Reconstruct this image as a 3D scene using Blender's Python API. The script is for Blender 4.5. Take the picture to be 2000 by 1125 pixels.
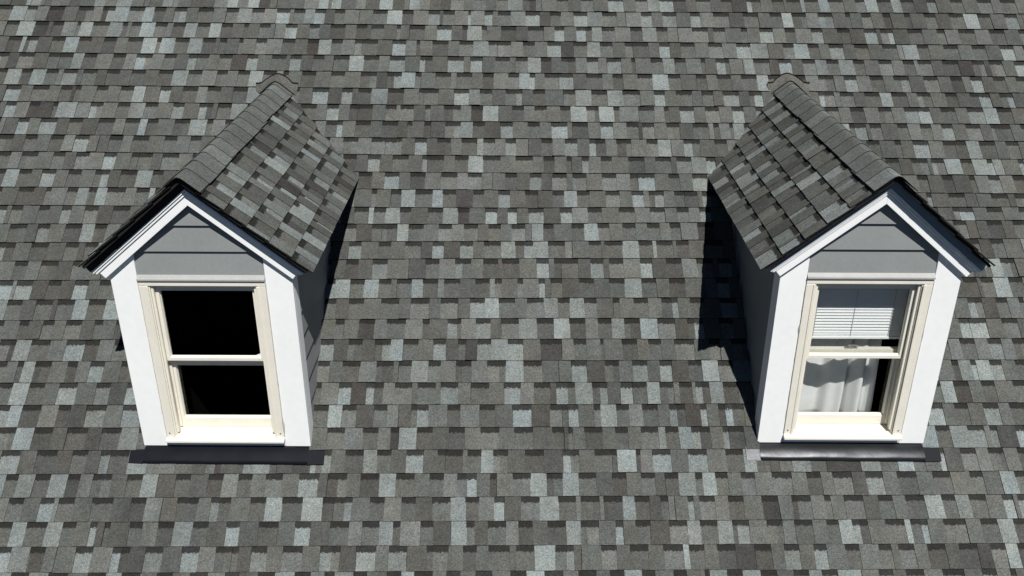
import bpy, math, random
from mathutils import Vector, Matrix

for o in list(bpy.data.objects):
    bpy.data.objects.remove(o, do_unlink=True)
SC = bpy.context.scene
COL = SC.collection

# ------------------------------------------------------------------ camera
CAM_POS = Vector((-0.0941, -4.6212, 3.2526))
FW = Vector((0.00966854, 0.9024598, -0.43066557))
RT = Vector((0.99994821, -0.01009376, 0.00129758))
UP = Vector((0.00317602, 0.43065581, 0.90251066))
FPX = 1808.22                       # focal length in pixels of a 2000 px wide frame
cd = bpy.data.cameras.new('camera')
cd.sensor_width = 36.0
cd.lens = FPX / 2000.0 * 36.0
cd.clip_start = 0.05
cd.clip_end = 500.0
co = bpy.data.objects.new('camera', cd)
COL.objects.link(co)
co.matrix_world = Matrix(((RT.x, UP.x, -FW.x, CAM_POS.x), (RT.y, UP.y, -FW.y, CAM_POS.y),
                          (RT.z, UP.z, -FW.z, CAM_POS.z), (0, 0, 0, 1)))
SC.camera = co

# ------------------------------------------------------------------ sky and sun
SUN_DIR = Vector((0.164, -0.555, 0.816)).normalized()
w = bpy.data.worlds.new('World')
SC.world = w
w.use_nodes = True
nt = w.node_tree
nt.nodes.clear()
sky = nt.nodes.new('ShaderNodeTexSky')
sky.sky_type = 'NISHITA'
sky.sun_disc = False
sky.sun_elevation = math.asin(SUN_DIR.z)
sky.sun_rotation = math.atan2(SUN_DIR.x, SUN_DIR.y)
sky.altitude = 2500
sky.air_density = 0.35
sky.dust_density = 0.2
bg = nt.nodes.new('ShaderNodeBackground')
bg.inputs['Strength'].default_value = 0.05
wo = nt.nodes.new('ShaderNodeOutputWorld')
nt.links.new(sky.outputs[0], bg.inputs[0])
nt.links.new(bg.outputs[0], wo.inputs[0])
sd = bpy.data.lights.new('sun', 'SUN')
sd.energy = 5.0
sd.angle = math.radians(0.5)
sd.color = (1.0, 0.98, 0.95)
so = bpy.data.objects.new('sun', sd)
COL.objects.link(so)
so.location = SUN_DIR * 30
so.rotation_euler = SUN_DIR.to_track_quat('Z', 'Y').to_euler()
SC.view_settings.view_transform = 'Standard'
SC.view_settings.look = 'None'
SC.view_settings.gamma = 1.0
SC.view_settings.exposure = 0.17
SC.view_settings.use_curve_mapping = False
SC.render.engine = 'CYCLES'
SC.cycles.max_bounces = 6
SC.cycles.transparent_max_bounces = 12

# ------------------------------------------------------------------ measures of the place
PHI = 0.6908                                    # main roof pitch
CP, SP, TP = math.cos(PHI), math.sin(PHI), math.tan(PHI)
ROOF_N = Vector((0, -SP, CP))
ROOF_U = Vector((0, CP, SP))
DROP = 0.012                                    # shingle build-up above the deck
XL, XR = -1.7499, 1.9384                        # dormer centres
ALPHA = math.atan(0.83)                         # dormer roof pitch
CA, SA = math.cos(ALPHA), math.sin(ALPHA)
RIDGE_Z, EAVE_X, RAKE_Y = 1.7327, 0.6297, -0.104
LAP = 0.142

def project(P):
    d = Vector(P) - CAM_POS
    z = d.dot(FW)
    return 1000 + FPX * d.dot(RT) / z, 562.5 - FPX * d.dot(UP) / z

# ------------------------------------------------------------------ materials
def srgb(r, g, b):
    f = lambda c: (c / 255 / 12.92) if c <= 10 else ((c / 255 + 0.055) / 1.055) ** 2.4
    return (f(r), f(g), f(b))

def new_mat(name):
    m = bpy.data.materials.new(name)
    m.use_nodes = True
    return m, m.node_tree.nodes, m.node_tree.links, m.node_tree.nodes['Principled BSDF']

def paint(name, rgb, rough=0.55, var=0.06, scale=6.0, fine=60.0, metal=0.0, spec=0.35, bump=0.0, streak=False):
    m, N, L, B = new_mat(name)
    geo = N.new('ShaderNodeNewGeometry')
    mp = N.new('ShaderNodeMapping')
    if streak:
        mp.inputs['Scale'].default_value = (1, 1, 0.18)
    L.new(geo.outputs['Position'], mp.inputs[0])
    n1 = N.new('ShaderNodeTexNoise'); n1.inputs['Scale'].default_value = scale; n1.inputs['Detail'].default_value = 5
    n2 = N.new('ShaderNodeTexNoise'); n2.inputs['Scale'].default_value = fine; n2.inputs['Detail'].default_value = 3
    L.new(mp.outputs[0], n1.inputs['Vector']); L.new(mp.outputs[0], n2.inputs['Vector'])
    add = N.new('ShaderNodeMath'); add.operation = 'ADD'
    L.new(n1.outputs[0], add.inputs[0]); L.new(n2.outputs[0], add.inputs[1])
    mr = N.new('ShaderNodeMapRange')
    mr.inputs['From Min'].default_value = 0.6; mr.inputs['From Max'].default_value = 1.4
    mr.inputs['To Min'].default_value = 1 - var; mr.inputs['To Max'].default_value = 1 + var * 0.6
    L.new(add.outputs[0], mr.inputs['Value'])
    mul = N.new('ShaderNodeVectorMath'); mul.operation = 'SCALE'
    mul.inputs[0].default_value = rgb
    L.new(mr.outputs[0], mul.inputs['Scale'])
    L.new(mul.outputs[0], B.inputs['Base Color'])
    B.inputs['Roughness'].default_value = rough
    B.inputs['Metallic'].default_value = metal
    B.inputs['Specular IOR Level'].default_value = spec
    if bump:
        bp = N.new('ShaderNodeBump'); bp.inputs['Strength'].default_value = bump; bp.inputs['Distance'].default_value = 0.01
        L.new(n1.outputs[0], bp.inputs['Height']); L.new(bp.outputs[0], B.inputs['Normal'])
    return m

M_WHITE = paint('white_trim_paint', (0.84, 0.85, 0.84), 0.5, 0.045, 2.5, 25)
M_CREAM = paint('cream_window_paint', (0.73, 0.695, 0.60), 0.5, 0.07, 9, 70)
M_SIDING = paint('grey_siding_paint', (0.235, 0.247, 0.243), 0.6, 0.10, 4, 60, spec=0.25)
M_CAP = paint('drip_cap_paint', (0.36, 0.36, 0.345), 0.5, 0.12, 14, 80)
M_WOOD = paint('dark_sheathing', (0.02, 0.018, 0.016), 0.9, 0.3, 8, 60, spec=0.1)
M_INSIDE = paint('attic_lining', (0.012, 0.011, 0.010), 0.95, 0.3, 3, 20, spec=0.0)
M_CROWN = paint('shade_blue_rake_trim', (0.30, 0.36, 0.40), 0.4, 0.1, 6, 50, spec=0.4)  # blue-grey carries the shade under the roof edge on white moulding
M_CROWN_DARK = paint('black_rake_trim', (0.02, 0.022, 0.025), 0.5, 0.1, 6, 50, spec=0.2)
M_EDGE = paint('asphalt_edge', (0.010, 0.010, 0.010), 0.9, 0.3, 30, 200, spec=0.1)
M_FLASH_MATT = paint('black_flashing', (0.005, 0.006, 0.010), 0.55, 0.3, 12, 90, spec=0.12)
M_FLASH_SHINY = paint('grey_flashing_metal', (0.026, 0.027, 0.030), 0.34, 0.2, 2.6, 40, metal=0.55, bump=0.55)
M_BLIND = paint('blind_vinyl', (0.85, 0.855, 0.84), 0.5, 0.04)
M_CORD = paint('blind_cord', (0.45, 0.45, 0.43), 0.8, 0.05)
M_CURTAIN = paint('white_curtain_cloth', (0.84, 0.84, 0.82), 0.9, 0.08, 10, 120, spec=0.1)
M_BRASS = paint('worn_latch_metal', (0.42, 0.40, 0.36), 0.4, 0.3, 60, 200, metal=0.6)
M_CAULK = paint('old_caulk', (0.46, 0.44, 0.39), 0.8, 0.3, 30, 120)

def glass_mat():
    m, N, L, B = new_mat('window_glass')
    N.remove(B)
    out = [n for n in N if n.type == 'OUTPUT_MATERIAL'][0]
    tr = N.new('ShaderNodeBsdfTransparent'); tr.inputs[0].default_value = (0.94, 0.95, 0.95, 1)
    gl = N.new('ShaderNodeBsdfGlossy'); gl.inputs['Roughness'].default_value = 0.02
    fr = N.new('ShaderNodeFresnel')
    geo = N.new('ShaderNodeNewGeometry')                 # both faces of the sheet reflect like its outside
    mr = N.new('ShaderNodeMapRange'); mr.inputs['To Min'].default_value = 1.45; mr.inputs['To Max'].default_value = 1 / 1.45
    L.new(geo.outputs['Backfacing'], mr.inputs['Value']); L.new(mr.outputs[0], fr.inputs['IOR'])
    mx = N.new('ShaderNodeMixShader')
    L.new(fr.outputs[0], mx.inputs[0]); L.new(tr.outputs[0], mx.inputs[1]); L.new(gl.outputs[0], mx.inputs[2])
    L.new(mx.outputs[0], out.inputs['Surface'])
    return m
M_GLASS = glass_mat()

def shingle_mat():
    # Col = granule blend of the piece; band = distance above the lower edge of the dark granule stripe that
    # laminated shingles are printed with (only on the under layer, band is far negative elsewhere)
    m, N, L, B = new_mat('asphalt_shingle_granules')
    geo = N.new('ShaderNodeNewGeometry')
    col = N.new('ShaderNodeAttribute'); col.attribute_name = 'Col'
    bnd = N.new('ShaderNodeAttribute'); bnd.attribute_name = 'band'
    def noise(sc, det, rough=0.5):
        n = N.new('ShaderNodeTexNoise'); n.inputs['Scale'].default_value = sc; n.inputs['Detail'].default_value = det
        n.inputs['Roughness'].default_value = rough
        L.new(geo.outputs['Position'], n.inputs['Vector']); return n
    def rng(src, a, b, c, d):
        r = N.new('ShaderNodeMapRange'); r.inputs['From Min'].default_value = a; r.inputs['From Max'].default_value = b
        r.inputs['To Min'].default_value = c; r.inputs['To Max'].default_value = d
        L.new(src, r.inputs['Value']); return r.outputs[0]
    def math_(op, a, b):
        n = N.new('ShaderNodeMath'); n.operation = op
        for i, v in enumerate((a, b)):
            if isinstance(v, (int, float)): n.inputs[i].default_value = v
            else: L.new(v, n.inputs[i])
        return n.outputs[0]
    grain = noise(190, 3, 0.7)
    speck = N.new('ShaderNodeTexVoronoi'); speck.inputs['Scale'].default_value = 170
    L.new(geo.outputs['Position'], speck.inputs['Vector'])
    sepc = N.new('ShaderNodeSeparateColor'); L.new(speck.outputs['Color'], sepc.inputs[0])
    wear = noise(2.2, 6, 0.6)
    blot = noise(16, 4, 0.6)
    f = math_('MULTIPLY', rng(grain.outputs[0], 0.3, 0.7, 0.62, 1.40), rng(sepc.outputs[0], 0, 1, 0.74, 1.3))
    f = math_('MULTIPLY', f, rng(wear.outputs[0], 0.3, 0.7, 0.88, 1.12))
    f = math_('MULTIPLY', f, rng(noise(0.55, 3, 0.5).outputs[0], 0.3, 0.7, 0.90, 1.09))
    f = math_('MULTIPLY', f, rng(blot.outputs[0], 0.3, 0.7, 0.88, 1.10))
    # dark printed stripe
    edge = math_('ADD', bnd.outputs['Fac'], rng(noise(75, 3, 0.6).outputs[0], 0.25, 0.75, -0.009, 0.009))
    mask = rng(edge, -0.002, 0.004, 0.0, 0.92)
    mix = N.new('ShaderNodeMix'); mix.data_type = 'RGBA'
    L.new(mask, mix.inputs[0])
    L.new(col.outputs['Color'], mix.inputs[6])
    mix.inputs[7].default_value = (0.016, 0.0155, 0.014, 1)
    # brownish / bluish granule drift
    tint = N.new('ShaderNodeMix'); tint.data_type = 'RGBA'; tint.blend_type = 'MULTIPLY'
    tint.inputs[0].default_value = 1.0
    L.new(mix.outputs[2], tint.inputs[6])
    tr = N.new('ShaderNodeMix'); tr.data_type = 'RGBA'
    L.new(rng(noise(9, 3).outputs[0], 0.35, 0.65, 0, 1), tr.inputs[0])
    tr.inputs[6].default_value = (1.01, 1.0, 0.975, 1); tr.inputs[7].default_value = (0.985, 1.0, 1.02, 1)
    L.new(tr.outputs[2], tint.inputs[7])
    sc = N.new('ShaderNodeVectorMath'); sc.operation = 'SCALE'
    L.new(tint.outputs[2], sc.inputs[0]); L.new(f, sc.inputs['Scale'])
    L.new(sc.outputs[0], B.inputs['Base Color'])
    B.inputs['Roughness'].default_value = 0.9
    B.inputs['Specular IOR Level'].default_value = 0.15
    bp = N.new('ShaderNodeBump'); bp.inputs['Strength'].default_value = 0.5; bp.inputs['Distance'].default_value = 0.003
    L.new(grain.outputs[0], bp.inputs['Height']); L.new(bp.outputs[0], B.inputs['Normal'])
    return m
M_SHINGLE = shingle_mat()

# ------------------------------------------------------------------ mesh helpers
class MB:
    """collects faces; build() links them as one mesh object"""
    def __init__(self):
        self.v, self.f, self.mi, self.fc, self.fb = [], [], [], [], []
    def face(self, pts, mi=0, cols=None, bands=None):
        i = len(self.v)
        self.v += [tuple(p) for p in pts]
        self.f.append(tuple(range(i, i + len(pts))))
        self.mi.append(mi); self.fc.append(cols); self.fb.append(bands)
    def solid(self, verts, faces, mi=0):
        i = len(self.v)
        self.v += [tuple(p) for p in verts]
        for f in faces:
            self.f.append(tuple(k + i for k in f)); self.mi.append(mi); self.fc.append(None); self.fb.append(None)
    def box(self, x0, x1, y0, y1, z0, z1, mi=0):
        self.solid([(x0, y0, z0), (x1, y0, z0), (x1, y1, z0), (x0, y1, z0), (x0, y0, z1), (x1, y0, z1), (x1, y1, z1), (x0, y1, z1)],
                   [(0, 3, 2, 1), (4, 5, 6, 7), (0, 1, 5, 4), (1, 2, 6, 5), (2, 3, 7, 6), (3, 0, 4, 7)], mi)
    def prism(self, poly, axis, a, b, mi=0):
        """poly: 2-D points; axis 'y': points are (x, z); axis 'x': points are (y, z); axis 'z': (x, y)"""
        n = len(poly)
        put = {'y': lambda p, t: (p[0], t, p[1]), 'x': lambda p, t: (t, p[0], p[1]), 'z': lambda p, t: (p[0], p[1], t)}[axis]
        vs = [put(p, a) for p in poly] + [put(p, b) for p in poly]
        fs = [tuple(range(n)), tuple(range(2 * n - 1, n - 1, -1))]
        fs += [(i, n + i, n + (i + 1) % n, (i + 1) % n) for i in range(n)]
        self.solid(vs, fs, mi)
    def build(self, name, mats, parent=None, mw=None, bevel=0.0, smooth=False, label=None):
        me = bpy.data.meshes.new(name)
        me.from_pydata(self.v, [], self.f)
        if not isinstance(mats, (list, tuple)):
            mats = [mats]
        for m in mats:
            me.materials.append(m)
        me.polygons.foreach_set('material_index', self.mi)
        if any(c is not None for c in self.fc):
            me.attributes.new('Col', 'FLOAT_COLOR', 'CORNER')
            me.attributes.new('band', 'FLOAT', 'CORNER')      # fetched by name below: adding a layer moves the others
            cl, bl = [], []
            for f, c, b in zip(self.f, self.fc, self.fb):
                for k in range(len(f)):
                    cl += list(c[k]) + [1.0] if c else [0.05, 0.05, 0.05, 1]
                    bl.append(b[k] if b else -1.0)
            me.attributes['Col'].data.foreach_set('color', cl)
            me.attributes['band'].data.foreach_set('value', bl)
        me.update()
        if smooth:
            me.polygons.foreach_set('use_smooth', [True] * len(me.polygons))
        ob = bpy.data.objects.new(name, me)
        COL.objects.link(ob)
        if parent is not None:
            ob.parent = parent
        if mw is not None:
            ob.matrix_local = mw
        if bevel:
            import bmesh
            bm = bmesh.new(); bm.from_mesh(me)
            bmesh.ops.remove_doubles(bm, verts=bm.verts, dist=1e-5)
            bmesh.ops.recalc_face_normals(bm, faces=bm.faces)
            bm.to_mesh(me); bm.free()
            md = ob.modifiers.new('bevel', 'BEVEL'); md.width = bevel; md.segments = 2; md.limit_method = 'ANGLE'
        if label:
            ob['label'] = label
        return ob

def tag(o, label, cat=None, kind=None, group=None):
    if label: o['label'] = label
    if cat: o['category'] = cat
    if kind: o['kind'] = kind
    if group: o['group'] = group
    return o

def fix_normals(ob):
    import bmesh
    bm = bmesh.new(); bm.from_mesh(ob.data)
    bmesh.ops.recalc_face_normals(bm, faces=bm.faces)
    bm.to_mesh(ob.data); bm.free()

# ------------------------------------------------------------------ shingles
KA = 1.0 / 2.02                                     # display value of a sunlit granule colour -> albedo
def alb(r, g, b):
    return tuple(c * KA for c in srgb(r, g, b))
PAL = [  # (weight, display colour)
    (0.15, (156, 164, 162)), (0.13, (141, 147, 144)), (0.16, (126, 128, 124)),
    (0.28, (113, 115, 110)), (0.21, (104, 105, 101)), (0.095, (95, 95, 91)), (0.022, (84, 82, 79))]
LAST_LIGHT = [False]
def pick(rng, light=1.0, gain=1.0):
    if LAST_LIGHT[0]:                                # pale pieces seldom sit side by side
        light *= 0.22
    r = rng.random() * sum(w * (light if i < 2 else 1) for i, (w, c) in enumerate(PAL))
    for i, (w_, c) in enumerate(PAL):
        r -= w_ * (light if i < 2 else 1)
        if r <= 0:
            break
    LAST_LIGHT[0] = i < 2
    j = rng.uniform(0.95, 1.05) * gain
    t = rng.uniform(-1.5, 1.5)
    return alb(c[0] * j + t, c[1] * j, c[2] * j - t)

def fade(rng, c):
    k = rng.uniform(0.78, 1.22)
    return tuple(u * k for u in c)

T_BASE, T_TAB, BUTT = 0.006, 0.004, 0.0128

def lay_strip(parent, mat, x0, x1, exp, rng, light=1.0, over=0.022, joined=None, butt=BUTT, tab=T_TAB, stripe=0.037, gain=1.0):
    """One laminated shingle between x0 and x1 (local X along the course, Y up the slope, Z off the roof): an under layer
    with the printed dark stripe, and raised tabs on it. joined: an MB that takes everything instead (margin)."""
    H = exp + over
    zt = lambda y: butt - (butt - 0.003) * max(0, y) / exp          # top of the under layer
    zb = lambda y: zt(y) - T_BASE
    segs = []
    x = x0
    tooth = rng.random() < 0.5
    while x < x1 - 1e-6:
        wd = rng.uniform(0.072, 0.118) if rng.random() > 0.07 else rng.uniform(0.022, 0.045)
        e = x + wd
        if x1 - e < 0.03:
            e = x1
        segs.append((x, min(e, x1), tooth))
        x = e
        tooth = not tooth
    gap_col = {(a, b): pick(rng, light, gain) for a, b, th in segs}   # colours in the order they lie in the course
    base = MB()
    yb0 = rng.uniform(-0.001, 0.001)
    dark_edge = rng.random() < 0.5
    for (a, b, th) in segs:
        parts = [(a, b)]
        if not th and (b - a) > 0.085 and rng.random() < 0.25:
            m_ = a + (b - a) * rng.uniform(0.3, 0.7); parts = [(a, m_), (m_, b)]
        for (p, q) in parts:
            c0 = gap_col[(a, b)] if p == a else pick(rng, light, gain)
            c1 = c0 if rng.random() < 0.8 else fade(rng, c0)
            ys = [0.0 + yb0, exp * 0.5, H]
            for k in range(2):
                ya, yc = ys[k], ys[k + 1]
                base.face([(p, ya, zt(ya)), (q, ya, zt(ya)), (q, yc, zt(yc)), (p, yc, zt(yc))], 0,
                          [c0, c1, c1, c0], [v - (exp - stripe) for v in (ya, ya, yc, yc)])
        # butt edge, black asphalt
        base.face([(a, yb0, zb(0)), (b, yb0, zb(0)), (b, yb0, zt(0)), (a, yb0, zt(0))], 1)
    base.face([(x0, yb0, zb(0)), (x0, yb0, zt(0)), (x0, H, zt(H)), (x0, H, zb(H))], 1)
    base.face([(x1, yb0, zb(0)), (x1, H, zb(H)), (x1, H, zt(H)), (x1, yb0, zt(0))], 1)
    base.face([(x0, yb0, zb(0)), (x0, H, zb(H)), (x1, H, zb(H)), (x1, yb0, zb(0))], 1)
    tabs = []
    for (a, b, th) in segs:
        if not th:
            continue
        t = MB()
        # dovetail: a tab may widen or narrow towards the top
        dl, dr = rng.uniform(-0.004, 0.007), rng.uniform(-0.004, 0.007)
        if a <= x0 + 1e-6: dl = 0
        if b >= x1 - 1e-6: dr = 0
        if b - a < 0.05: dl = dr = 0
        y0 = rng.uniform(-0.0025, 0.0005)
        worn = rng.random() < 0.03                       # a torn or lifted corner here and there
        lift = 0.004 if rng.random() < 0.05 else 0.0
        c0 = gap_col[(a, b)]
        c1 = c0 if rng.random() < 0.8 else fade(rng, c0)
        e = 0.0006
        A = [(a + e, y0), (b - e, y0 + (rng.uniform(0.004, 0.010) if worn else rng.uniform(-0.001, 0.001))), (b - e - dr, H), (a + e + dl, H)]
        top = [(px, py, zt(py) + tab + (lift if k < 2 else 0)) for k, (px, py) in enumerate(A)]
        bot = [(px, py, zt(py) - 0.002) for px, py in A]
        t.face(top, 0, [c0, c1, c1, c0], [-1] * 4)
        for i in range(4):
            j = (i + 1) % 4
            t.face([bot[i], bot[j], top[j], top[i]], 1)
        t.face(bot[::-1], 1)
        tabs.append((t, (a + b) / 2))
    if joined is not None:
        for src in [base] + [t for t, _ in tabs]:
            off = len(joined.v)
            joined.v += [tuple(mat @ Vector(p)) for p in src.v]
            joined.f += [tuple(k + off for k in f) for f in src.f]
            joined.mi += src.mi; joined.fc += src.fc; joined.fb += src.fb
        return None
    so_ = base.build('shingle', [M_SHINGLE, M_EDGE], parent, mat)
    for t, xm in tabs:
        t.build('tab', [M_SHINGLE, M_EDGE], so_)
    return so_

# course lines as laid (distance up the slope from the dormer fronts), read at the left, middle and right of the roof
S_L = [3.398, 3.251, 3.106, 2.957, 2.811, 2.664, 2.521, 2.38, 2.237, 2.097, 1.954, 1.812, 1.668, 1.528, 1.387, 1.251, 1.108, 0.971,
       0.828, 0.693, 0.55, 0.409, 0.264, 0.122, -0.017, -0.162, -0.301, -0.441, -0.582, -0.725]
S_C = [3.343, 3.202, 3.061, 2.914, 2.768, 2.622, 2.479, 2.34, 2.2, 2.057, 1.917, 1.78, 1.641, 1.517, 1.387, 1.257, 1.113, 0.973,
       0.829, 0.686, 0.541, 0.397, 0.255, 0.112, -0.029, -0.17, -0.31, -0.452, -0.589, -0.729]
S_R = [3.321, 3.169, 3.022, 2.878, 2.734, 2.588, 2.458, 2.316, 2.174, 2.025, 1.891, 1.748, 1.639, 1.536, 1.396, 1.25, 1.111, 0.965,
       0.82, 0.68, 0.536, 0.397, 0.253, 0.111, -0.03, -0.172, -0.309, -0.451, -0.593, -0.734]
def course_s(i, x):
    """slope position of course i (0 = top one measured) at x"""
    k = min(max(i, 0), 29)
    extra = (k - i) * LAP
    xa = 3.45 - 0.8 * (k / 29.0)
    l, c, r = S_L[k], S_C[k], S_R[k]
    t = max(-1.25, min(1.25, x / xa))
    if i < 0 or i > 29:
        t = max(-1.0, min(1.0, t))
    return (c + (c - l) * t if t < 0 else c + (r - c) * t) + extra

ROOF_X, FIRST, LAST = 6.6, -12, 42
roof = None
def roof_point(x, s, h=0.0):
    return Vector((x, 0, 0)) + ROOF_U * s + ROOF_N * (h - DROP)

HOLE = 0.488                                         # half width of the opening below a dormer
def footprint(i, x):
    s = course_s(i, x)
    return -0.06 < s < 1.68

def build_roof():
    global roof
    d = MB()
    s_lo, s_hi = course_s(LAST, 0) - 0.3, course_s(FIRST, 0) + 0.25
    xs = [-ROOF_X, XL - HOLE, XL + HOLE, XR - HOLE, XR + HOLE, ROOF_X]
    ss = [s_lo, 0.05, 1.76, s_hi]
    for a in range(5):
        for b in range(3):
            if b == 1 and a in (1, 3):
                continue
            P = [(xs[a], ss[b]), (xs[a + 1], ss[b]), (xs[a + 1], ss[b + 1]), (xs[a], ss[b + 1])]
            top = [roof_point(x, s, -0.001) for x, s in P]
            bot = [roof_point(x, s, -0.03) for x, s in P]
            d.face(top, 0); d.face(bot[::-1], 0)
            for k in range(4):
                j = (k + 1) % 4
                d.face([bot[k], bot[j], top[j], top[k]], 0)
    roof = d.build('roof', M_WOOD)
    tag(roof, 'grey asphalt shingle roof slope filling the picture around both dormers', 'roof', 'structure')
    margin = MB()
    rng = random.Random(71)
    for i in range(FIRST, LAST + 1):
        x = -ROOF_X + rng.uniform(-0.9, 0)
        while x < ROOF_X:
            e = x + 1.0
            spans = [(x, e)]
            for xc in (XL, XR):
                if footprint(i, xc):
                    out = []
                    for a, b in spans:
                        if b <= xc - HOLE or a >= xc + HOLE:
                            out.append((a, b)); continue
                        if a < xc - HOLE: out.append((a, xc - HOLE))
                        if b > xc + HOLE: out.append((xc + HOLE, b))
                    spans = out
            for a, b in spans:
                if b - a < 0.03:
                    continue
                xm = (a + b) / 2
                sa, sb = course_s(i, a), course_s(i, b)
                s0 = (sa + sb) / 2 + rng.uniform(-0.0015, 0.0015)
                ex = course_s(i - 1, xm) - (sa + sb) / 2
                ang = math.atan2(sb - sa, b - a) + rng.uniform(-0.001, 0.001)
                ux = Vector((1, 0, 0)) * math.cos(ang) + ROOF_U * math.sin(ang)
                uy = ROOF_N.cross(ux)
                o = roof_point(xm, s0, 0)
                mat = Matrix(((ux.x, uy.x, ROOF_N.x, o.x), (ux.y, uy.y, ROOF_N.y, o.y), (ux.z, uy.z, ROOF_N.z, o.z), (0, 0, 0, 1)))
                P = [project(roof_point(px, s0 + ps)) for px in (a, b) for ps in (0, ex)]
                vis = (max(p[0] for p in P) > 0 and min(p[0] for p in P) < 2000 and max(p[1] for p in P) > 2 and min(p[1] for p in P) < 1123)
                hw = (b - a) / 2 - 0.0012
                lay_strip(roof, mat, -hw, hw, ex, rng, joined=None if vis else margin)
            x = e
    mo = margin.build('surrounding_shingle', [M_SHINGLE, M_EDGE], roof)
    mo['kind'] = 'stuff'
build_roof()

# ------------------------------------------------------------------ dormer
def slope_strip(z0, z1, tip_x, side):
    """band parallel to the dormer roof in the face plane, from the apex to a square-cut tip"""
    th = (z1 - z0) * CA
    lo = (tip_x, z0 - 0.83 * tip_x)
    hi = (lo[0] + SA * th, lo[1] + CA * th)
    poly = [(0, z0), lo, hi, (0, z1)]
    return [(side * x, z) for x, z in poly]

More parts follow.
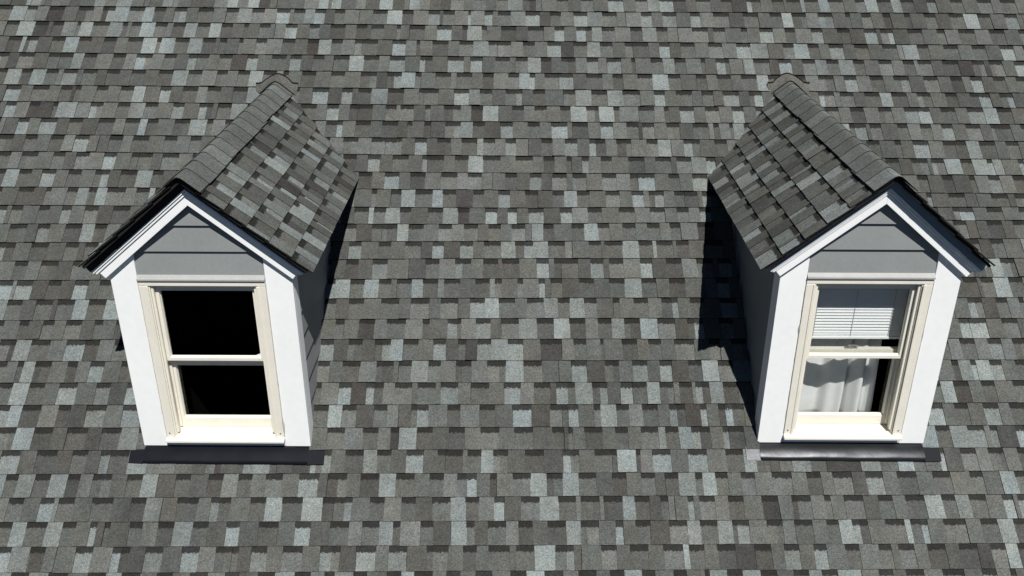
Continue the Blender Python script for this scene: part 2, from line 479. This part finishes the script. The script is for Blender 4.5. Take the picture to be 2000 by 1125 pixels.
def make_dormer(xc, name_label, vis_side, lower_top, crown_mat, flash_mat, seed, yaw):
    rng = random.Random(seed)
    root = bpy.data.objects.new('dormer', None)
    COL.objects.link(root)
    root.location = (xc, 0, 0)
    root.rotation_euler = (0, 0, yaw)
    root.empty_display_size = 0.2
    tag(root, name_label, 'dormer', group='gabled dormers on the shingle roof')

    # front wall sheathing around the window and the dark lining of the space behind it
    m = MB()
    m.box(-0.484, -0.304, 0.026, 0.125, -0.3, 1.2); m.box(0.304, 0.484, 0.026, 0.125, -0.3, 1.2)
    m.box(-0.304, 0.304, 0.026, 0.125, 1.07, 1.2); m.box(-0.304, 0.304, 0.026, 0.125, -0.3, 0.045)
    m.prism([(-0.484, 1.201), (0.484, 1.201), (0, 1.60)], 'y', 0.03, 0.12)
    m.build('front_wall', M_WOOD, root)
    m = MB()
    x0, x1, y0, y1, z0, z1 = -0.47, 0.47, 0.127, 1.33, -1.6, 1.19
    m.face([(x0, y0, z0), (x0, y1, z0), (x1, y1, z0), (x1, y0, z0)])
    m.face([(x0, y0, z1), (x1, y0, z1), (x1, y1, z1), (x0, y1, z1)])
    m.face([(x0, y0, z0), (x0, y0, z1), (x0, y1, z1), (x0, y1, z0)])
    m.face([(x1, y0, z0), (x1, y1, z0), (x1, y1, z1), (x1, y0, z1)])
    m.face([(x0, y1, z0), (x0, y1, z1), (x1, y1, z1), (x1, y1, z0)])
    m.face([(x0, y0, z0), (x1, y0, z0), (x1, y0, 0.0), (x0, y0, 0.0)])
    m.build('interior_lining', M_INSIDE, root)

    # corner boards, white, with a return along the side wall
    for s in (-1, 1):
        m = MB()
        m.prism([(s * 0.352, 0.004), (s * 0.5, 0.004), (s * 0.5, 1.585 - 0.83 * 0.5), (s * 0.352, 1.585 - 0.83 * 0.352)], 'y', 0.0, 0.024)
        m.prism([(0.0242, -0.06), (0.116, -0.06), (0.116, 1.19), (0.0242, 1.19)], 'x', s * 0.478, s * 0.4998)
        ob = m.build('corner_board', M_WHITE, root, bevel=0.002)
    m = MB(); m.box(-0.3505, 0.3505, 0.003, 0.025, 0.005, 0.052)
    m.build('apron_board', M_WHITE, root, bevel=0.002)

    # lap siding of the gable
    for zb, ztop in ((1.128, 1.285), (1.269, 1.436), (1.42, 1.575)):
        lim = lambda z: min(0.3515, (1.60 - z) / 0.83)
        m = MB()
        xb, xt = lim(zb), lim(ztop)
        yb, yt = 0.004, 0.020
        ring = [(-xb, zb)] + ([(-0.3515, (1.60 - 0.83 * 0.3515))] if xb > 0.351 and xt < 0.351 else []) + [(-xt, ztop), (xt, ztop)] \
            + ([(0.3515, (1.60 - 0.83 * 0.3515))] if xb > 0.351 and xt < 0.351 else []) + [(xb, zb)]
        yy = lambda z: yb + (yt - yb) * (z - zb) / (ztop - zb)
        n = len(ring)
        vs = [(x, yy(z), z) for x, z in ring] + [(x, yy(z) + 0.009, z) for x, z in ring]
        m.solid(vs, [tuple(range(n)), tuple(range(2 * n - 1, n - 1, -1))] + [(k, n + k, n + (k + 1) % n, (k + 1) % n) for k in range(n)])
        m.build('siding_board', M_SIDING, root, bevel=0.001)
    # lap siding of the side walls
    for s in (-1, 1):
        for k in range(-1, 8):
            zb = 0.09 + 0.15 * k
            zt_ = min(zb + 0.165, 1.245)
            ye = max(0.25, (zt_ + 0.12) / TP)
            xb, xt = 0.4975, 0.485
            vs = [(s * xb, 0.1165, zb), (s * xb, ye, zb), (s * xt, ye, zt_), (s * xt, 0.1165, zt_)]
            m = MB()
            m.solid(vs + [(x - s * 0.011, y, z) for x, y, z in vs],
                    [(0, 1, 2, 3), (7, 6, 5, 4), (0, 4, 5, 1), (1, 5, 6, 2), (2, 6, 7, 3), (3, 7, 4, 0)])
            fix_normals(m.build('siding_board', M_SIDING, root))

    # window: frame with casing, sill, beads
    m = MB()
    for s in (-1, 1):
        a, b = sorted((s * 0.2925, s * 0.3035)); m.box(a, b, 0.002, 0.14, 0.05, 1.08)
    m.box(-0.2925, 0.2925, 0.002, 0.14, 1.0665, 1.0795)
    wf = m.build('window_frame', M_CREAM, root)
    for s in (-1, 1):
        a, b = sorted((s * 0.303, s * 0.3505))
        m = MB(); m.box(a, b, -0.006, 0.024, 0.068, 1.0655); m.build('casing', M_CREAM, wf, bevel=0.003)
        a, b = sorted((s * 0.297, s * 0.3115))
        m = MB(); m.box(a, b, -0.0105, -0.0062, 0.069, 1.064); m.build('casing_bead', M_CREAM, wf, bevel=0.002)
        for ya, yb_ in ((0.010, 0.026), (0.072, 0.083)):
            a, b = sorted((s * 0.2785, s * 0.2922))
            m = MB(); m.box(a, b, ya, yb_, 0.095, 1.066); m.build('parting_bead', M_CREAM, wf, bevel=0.002)
    m = MB(); m.box(-0.3505, 0.3505, -0.006, 0.024, 1.066, 1.0985); m.build('casing', M_CREAM, wf, bevel=0.003)
    m = MB(); m.prism([(-0.034, 0.046), (0.135, 0.049), (0.135, 0.090), (-0.026, 0.0665), (-0.034, 0.060)], 'x', -0.3515, 0.3515)
    fix_normals(m.build('sill', M_CREAM, wf, bevel=0.002))
    m = MB(); m.prism([(-0.016, 1.1005), (0.024, 1.1005), (0.024, 1.134), (0.004, 1.131), (-0.008, 1.114), (-0.016, 1.111)], 'x', -0.3512, 0.3512)
    fix_normals(m.build('drip_cap', M_CAP, wf, bevel=0.001))
    # beads of caulk along the casing
    for (cx0, cz0, cx1, cz1) in ((-0.351, 0.08, -0.351, 1.09), (0.351, 0.08, 0.351, 1.09), (-0.34, 1.0995, 0.34, 1.0995)):
        m = MB(); n = 26
        ring = []
        for k in range(n + 1):
            t = k / n; x = cx0 + (cx1 - cx0) * t; z = cz0 + (cz1 - cz0) * t
            r = rng.uniform(0.0012, 0.0042) * (2.2 if rng.random() < 0.08 else 1)
            dx, dz = (r, 0) if cx0 == cx1 else (0, r)
            ring.append([(x - dx, -0.002, z - dz), (x, -0.0085, z), (x + dx, -0.002, z + dz)])
        for k in range(n):
            for q in range(2):
                m.face([ring[k][q], ring[k][q + 1], ring[k + 1][q + 1], ring[k + 1][q]])
        fix_normals(m.build('caulk_bead', M_CAULK, wf))
    # nail heads near the casing feet
    for s in (-1, 1):
        m = MB(); pts = [(s * 0.33 + 0.004 * math.cos(a), 0.098 + 0.004 * math.sin(a)) for a in [k * math.pi / 4 for k in range(8)]]
        m.prism(pts, 'y', -0.008, -0.005); fix_normals(m.build('nail_head', M_EDGE, wf))

    def sash(y0, y1, zlo, zhi, gx, gz0, gz1, lock):
        m = MB(); X = 0.291
        for s in (-1, 1):
            a, b = sorted((s * gx, s * X)); m.box(a, b, y0, y1, zlo, zhi)
        m.box(-gx, gx, y0 + 0.0004, y1 - 0.0004, zlo, gz0); m.box(-gx, gx, y0 + 0.0004, y1 - 0.0004, gz1, zhi)
        so_ = m.build('sash', M_CREAM, root)
        # glazing putty slopes to the pane
        ym = (y0 + y1) / 2 - 0.002
        for s in (-1, 1):
            q = MB(); q.prism([(s * gx, y0 + 0.003), (s * (gx - 0.005), ym), (s * gx, ym)], 'z', gz0, gz1)
            fix_normals(q.build('glazing_putty', M_CREAM, so_))
        q = MB(); q.prism([(y0 + 0.003, gz0), (ym, gz0 + 0.009), (ym, gz0)], 'x', -gx, gx)
        fix_normals(q.build('glazing_putty', M_CREAM, so_))
        q = MB(); q.box(-gx - 0.004, gx + 0.004, ym + 0.0005, ym + 0.0035, gz0 - 0.004, gz1 + 0.004)
        q.build('pane', M_GLASS, so_)
        if lock:
            q = MB()
            q.box(-0.035, 0.035, y0 + 0.006, y0 + 0.026, zhi, zhi + 0.006)
            q.prism([(0.016 * math.cos(a) - 0.004, y0 + 0.016 + 0.012 * math.sin(a)) for a in [k * math.pi / 5 for k in range(10)]], 'z', zhi + 0.006, zhi + 0.017)
            q.prism([(0.0, y0 + 0.008), (0.045, y0 + 0.001), (0.047, y0 + 0.008), (0.0, y0 + 0.018)], 'z', zhi + 0.017, zhi + 0.022)
            fix_normals(q.build('sash_lock', M_BRASS, so_))
        return so_
    sash(0.034, 0.070, 0.572, 1.066, 0.261, 0.590, 1.020, False)
    sash(0.0845, 0.120, 0.086, lower_top, 0.263, 0.148, lower_top - 0.036, lower_top > 0.58)

    # rake boards with stepped trim, and the board tucked under the roof edge
    for s in (-1, 1):
        m = MB(); m.prism(slope_strip(1.546, 1.603, 0.511, s), 'y', -0.028, -0.001)
        rb = m.build('rake_board', M_WHITE, root, bevel=0.002)
        m = MB(); m.prism(slope_strip(1.6055, 1.622, 0.552, s), 'y', -0.036, -0.001); m.build('rake_moulding', M_WHITE, rb, bevel=0.002)
        m = MB(); m.prism(slope_strip(1.6245, 1.641, 0.567, s), 'y', -0.043, -0.001); m.build('rake_moulding', M_WHITE, rb, bevel=0.002)
        m = MB(); m.prism(slope_strip(1.643, 1.692, 0.585, s), 'y', -0.030, 0.0); m.build('rake_trim', crown_mat, rb, bevel=0.002)
    # deck
    for s in (-1, 1):
        m = MB(); m.prism(slope_strip(1.692, 1.714, 0.606 if s == vis_side else 0.585, s), 'y', RAKE_Y + 0.012, 2.14)
        fix_normals(m.build('roof_deck', M_WOOD, root))

    # shingled slopes
    top = RIDGE_Z - 0.016
    eave_t = 0.6297 / CA
    for s in (-1, 1):
        up = Vector((-s * CA, 0, SA)); nn = Vector((s * SA, 0, CA)); al = up.cross(nn)
        ex = 0.1395
        acc = MB() if s != vis_side else None
        for c in range(6):
            t0 = -0.008 + c * ex
            shift = 0.0 if s == vis_side else 0.045
            over = min(0.022, 0.798 - (t0 + shift + ex))
            zmid = top - 0.83 * EAVE_X + SA * (t0 + ex)
            yend = (zmid + 0.09) / TP
            yst = RAKE_Y + rng.uniform(-0.002, 0.002)
            o = Vector((s * EAVE_X, 0, top - 0.83 * EAVE_X)) + up * (t0 + shift)
            cuts = [yst, yst + rng.uniform(0.35, 1.0)]
            while cuts[-1] < yend - 0.25:
                cuts.append(min(cuts[-1] + 1.0, yend))
            cuts[-1] = yend
            for k in range(len(cuts) - 1):
                a, b = cuts[k] + 0.001, cuts[k + 1] - 0.001
                ym = (a + b) / 2
                oo = o + Vector((0, ym, 0))
                tilt = rng.uniform(-0.002, 0.002)
                ax = al * math.cos(tilt) + up * math.sin(tilt); ay = nn.cross(ax)
                mat = Matrix(((ax.x, ay.x, nn.x, oo.x), (ax.y, ay.y, nn.y, oo.y), (ax.z, ay.z, nn.z, oo.z), (0, 0, 0, 1)))
                lay_strip(root, mat, -(b - a) / 2, (b - a) / 2, ex, rng, light=1.35, over=over, joined=acc, butt=0.0105, tab=0.003, gain=1.06)
        if acc is not None:
            a_ = acc.build('far_slope_shingle', [M_SHINGLE, M_EDGE], root); a_['kind'] = 'stuff'

    # ridge caps: bent shingle pieces lapped from the gable to the main roof
    y = RAKE_Y - 0.012
    k = 0
    while y < 2.06:
        el = 0.146 + rng.uniform(-0.006, 0.006)
        ln = el + 0.07
        m = MB()
        hw = 0.145 + rng.uniform(-0.006, 0.006)
        prof = []
        for q in range(-7, 8):
            t = q / 7 * hw
            r = 0.035                                     # rounded over the ridge
            at = abs(t)
            if at < r:
                x_ = t * CA * (0.9 + 0.1 * at / r); z_ = -(at * at) / (2 * r) * SA
            else:
                x_ = math.copysign(at * CA, t); z_ = -(r / 2) * SA - (at - r) * SA
            prof.append((x_, z_))
        c0 = tuple((u + v) / 2 for u, v in zip(pick(rng, 1.0), alb(150, 155, 151))); c1 = c0
        zf, zr = RIDGE_Z - 0.001, RIDGE_Z - 0.007
        for q in range(14):
            (xa, za), (xb_, zb_) = prof[q], prof[q + 1]
            m.face([(xa, y, zf + za), (xb_, y, zf + zb_), (xb_, y + ln, zr + zb_), (xa, y + ln, zr + za)], 0, [c0, c0, c1, c1], [-1] * 4)
            m.face([(xa, y, zf + za - 0.005), (xb_, y, zf + zb_ - 0.005), (xb_, y, zf + zb_), (xa, y, zf + za)], 1)
            m.face([(xb_, y, zf + zb_ - 0.005), (xa, y, zf + za - 0.005), (xa, y + ln, zr + za - 0.005), (xb_, y + ln, zr + zb_ - 0.005)], 1)
        for q in (0, 14):
            xa, za = prof[q]
            m.face([(xa, y, zf + za - 0.005), (xa, y, zf + za), (xa, y + ln, zr + za), (xa, y + ln, zr + za - 0.005)], 1)
        m.build('ridge_cap', [M_SHINGLE, M_EDGE], root)
        y += el
        k += 1

    # saddle shingle draped from the last cap onto the main roof
    m = MB()
    c0 = alb(118, 117, 111)
    na, nb = 14, 8
    y_f, hw = 1.99, 0.15
    def sad(i, j, dz=0.0):
        u = -1 + 2 * i / na; v = j / nb
        rz = RIDGE_Z + 0.008 - 0.83 * max(0.0, math.sqrt((u * hw) ** 2 + 0.0004) - 0.02)
        s_top = 2.745 - 0.085 * min(1.0, (abs(u) * 1.35) ** 1.7)
        bx, by, bz = u * hw * 1.02, s_top * CP - 0.020 * SP, s_top * SP + 0.020 * CP
        w_ = v * v * (3 - 2 * v)
        lin = lambda p, q: p + (q - p) * v
        zz = rz * (1 - v) + bz * v
        # never below the main roof skin
        yy = lin(y_f, by)
        zz = max(zz, (yy + 0.016 * SP) * TP + 0.016 * CP - 0.01) if v > 0.3 else zz
        return (lin(u * hw * CA / 0.8, bx), yy, zz + dz)
    for i in range(na):
        for j in range(nb):
            m.face([sad(i, j), sad(i + 1, j), sad(i + 1, j + 1), sad(i, j + 1)], 0, [c0] * 4, [-1] * 4)
        m.face([sad(i, nb), sad(i + 1, nb), sad(i + 1, nb, -0.016), sad(i, nb, -0.016)], 1)
        m.face([sad(i, 0), sad(i, 0, -0.006), sad(i + 1, 0, -0.006), sad(i + 1, 0)], 1)
        # black rim put in for the shadowed gap along the upper edge
        a, b = sad(i, nb), sad(i + 1, nb)
        m.face([(a[0], a[1] - 0.006, a[2] + 0.0005), (b[0], b[1] - 0.006, b[2] + 0.0005), (b[0], b[1] + 0.004, b[2] + 0.007), (a[0], a[1] + 0.004, a[2] + 0.007)], 1)
    m.build('ridge_saddle', [M_SHINGLE, M_EDGE], root)

    # flashing apron at the foot of the front
    def on_roof(x, s, h):
        return (x, s * CP - h * SP, s * SP + h * CP)
    m = MB()
    n = 24
    bulge = 0.0035 if flash_mat is M_FLASH_SHINY else 0.002
    rows = []
    for q in range(n + 1):
        x = -0.492 + 0.984 * q / n
        wob = 0.0016 * math.sin(q * 0.55 + seed) + 0.0008 * math.sin(q * 1.7)
        rows.append([on_roof(x, -0.003, 0.0035), on_roof(x, -0.018, 0.0085), on_roof(x, -0.05, 0.0105 + bulge + wob), on_roof(x, -0.085, 0.0105 + bulge * 0.8 + wob), on_roof(x, -0.1085 + 0.3 * wob, 0.0095), on_roof(x, -0.109, 0.001)])
    for q in range(n):
        for r in range(5):
            m.face([rows[q][r], rows[q][r + 1], rows[q + 1][r + 1], rows[q + 1][r]])
    fl = m.build('flashing', flash_mat, root)
    import bmesh
    bm = bmesh.new(); bm.from_mesh(fl.data); bmesh.ops.remove_doubles(bm, verts=bm.verts, dist=1e-5)
    bmesh.ops.recalc_face_normals(bm, faces=bm.faces)
    for f in bm.faces: f.smooth = True
    bm.to_mesh(fl.data); bm.free()
    for s in (-1, 1):
        m = MB()
        a, b = s * 0.488, s * (0.588 if s > 0 else 0.575)
        m.solid([on_roof(a, -0.022, 0.0095), on_roof(b, -0.026, 0.0095), on_roof(b, -0.107, 0.0095), on_roof(a, -0.111, 0.0095),
                 on_roof(a, -0.022, 0.005), on_roof(b, -0.026, 0.005), on_roof(b, -0.107, 0.004), on_roof(a, -0.109, 0.004)],
                [(0, 1, 2, 3), (7, 6, 5, 4), (0, 4, 5, 1), (1, 5, 6, 2), (2, 6, 7, 3), (3, 7, 4, 0)])
        fix_normals(m.build('flashing_tab', flash_mat if s < 0 else M_FLASH_MATT, fl))
    return root

make_dormer(XL, 'white gabled dormer with empty black window panes and matt black flashing', 1, 0.548, M_CROWN_DARK, M_FLASH_MATT, 5, math.radians(-1.0))
make_dormer(XR, 'white gabled dormer with a blind and curtain in its window, shiny flashing', -1, 0.603, M_CROWN, M_FLASH_SHINY, 9, math.radians(-1.0))

# ------------------------------------------------------------------ things behind the windows
def make_blind():
    root = bpy.data.objects.new('window_blind', None); COL.objects.link(root)
    root.location = (XR, 0.152, 0.642); root.rotation_euler = (0, 0, math.radians(-1.0))
    tag(root, 'white slatted blind half lowered behind the upper pane of the window', 'blind')
    x0, x1 = -0.284, 0.296
    m = MB(); m.box(x0, x1, -0.014, 0.014, 0.385, 0.412); m.build('head_rail', M_BLIND, root, bevel=0.002)
    m = MB(); m.box(x0, x1, -0.013, 0.013, 0.0, 0.016); m.build('bottom_rail', M_BLIND, root, bevel=0.003)
    for k in range(21):
        z = 0.0515 + (k - 3) * 0.0190 if k > 3 else 0.024 + k * 0.0092
        m = MB()
        prof = [(-0.0080, -0.0115), (-0.0045, -0.003), (0.001, 0.005), (0.0080, 0.0112)]
        for i in range(3):
            (ya, za), (yb, zb) = prof[i], prof[i + 1]
            m.face([(x0, ya, z + za), (x1, ya, z + za), (x1, yb, z + zb), (x0, yb, z + zb)])
            m.face([(x0, ya, z + za - 0.001), (x0, yb, z + zb - 0.001), (x1, yb, z + zb - 0.001), (x1, ya, z + za - 0.001)])
        m.face([(x0, -0.008, z - 0.0125), (x1, -0.008, z - 0.0125), (x1, -0.008, z - 0.0115), (x0, -0.008, z - 0.0115)])
        m.build('slat', M_BLIND, root)
    for x in (-0.215, 0.005, 0.225):
        m = MB(); m.box(x - 0.0012, x + 0.0012, -0.0105, -0.009, 0.0, 0.39); m.build('ladder_cord', M_CORD, root)
make_blind()

def make_curtain():
    nx, nz = 90, 16
    m = MB()
    X0, X1 = -0.29, 0.235
    def pt(i, j):
        t = i / nx; zz = j / nz
        x = X0 + (X1 - X0) * t
        ph = (t + 0.07 * math.sin(t * 7.0 + 1.0) + 0.02 * (1 - zz)) * 3.3 * 2 * math.pi + 0.6
        y = 0.24 + (0.026 + 0.016 * math.sin(t * 9 + 0.7)) * math.sin(ph) + 0.010 * math.sin(2.3 * ph + 1 + zz) + 0.012 * math.sin(zz * 3 + t * 5)
        x += 0.015 * math.cos(ph) + (1 - zz) * 0.02 * (t - 0.3)
        return (x, y, 0.02 + 1.03 * zz)
    for i in range(nx):
        for j in range(nz):
            m.face([pt(i, j), pt(i + 1, j), pt(i + 1, j + 1), pt(i, j + 1)])
    o = m.build('curtain', M_CURTAIN)
    import bmesh
    bm = bmesh.new(); bm.from_mesh(o.data); bmesh.ops.remove_doubles(bm, verts=bm.verts, dist=1e-5)
    for f in bm.faces: f.smooth = True
    bm.to_mesh(o.data); bm.free()
    sm = o.modifiers.new('cloth thickness', 'SOLIDIFY'); sm.thickness = 0.0015
    o.location = (XR, 0, 0)
    tag(o, 'white curtain hanging in soft folds behind the lower pane', 'curtain')
make_curtain()

def make_scrap():
    m = MB()
    P = [(-0.045, 0.0, 0.001), (0.03, -0.004, 0.001), (0.034, 0.012, 0.034), (0.012, 0.014, 0.022), (-0.012, 0.012, 0.010), (0.036, 0.016, 0.002)]
    m.face([P[0], P[1], P[3], P[4]]); m.face([P[1], P[2], P[3]]); m.face([P[1], P[5], P[2]])
    o = m.build('cloth_scrap', M_CURTAIN)
    o.modifiers.new('cloth thickness', 'SOLIDIFY').thickness = 0.002
    o.location = (XL + 0.215, 0.098, 0.550)
    tag(o, 'small white cloth scrap on the sash ledge inside the black upper pane', 'cloth')
make_scrap()
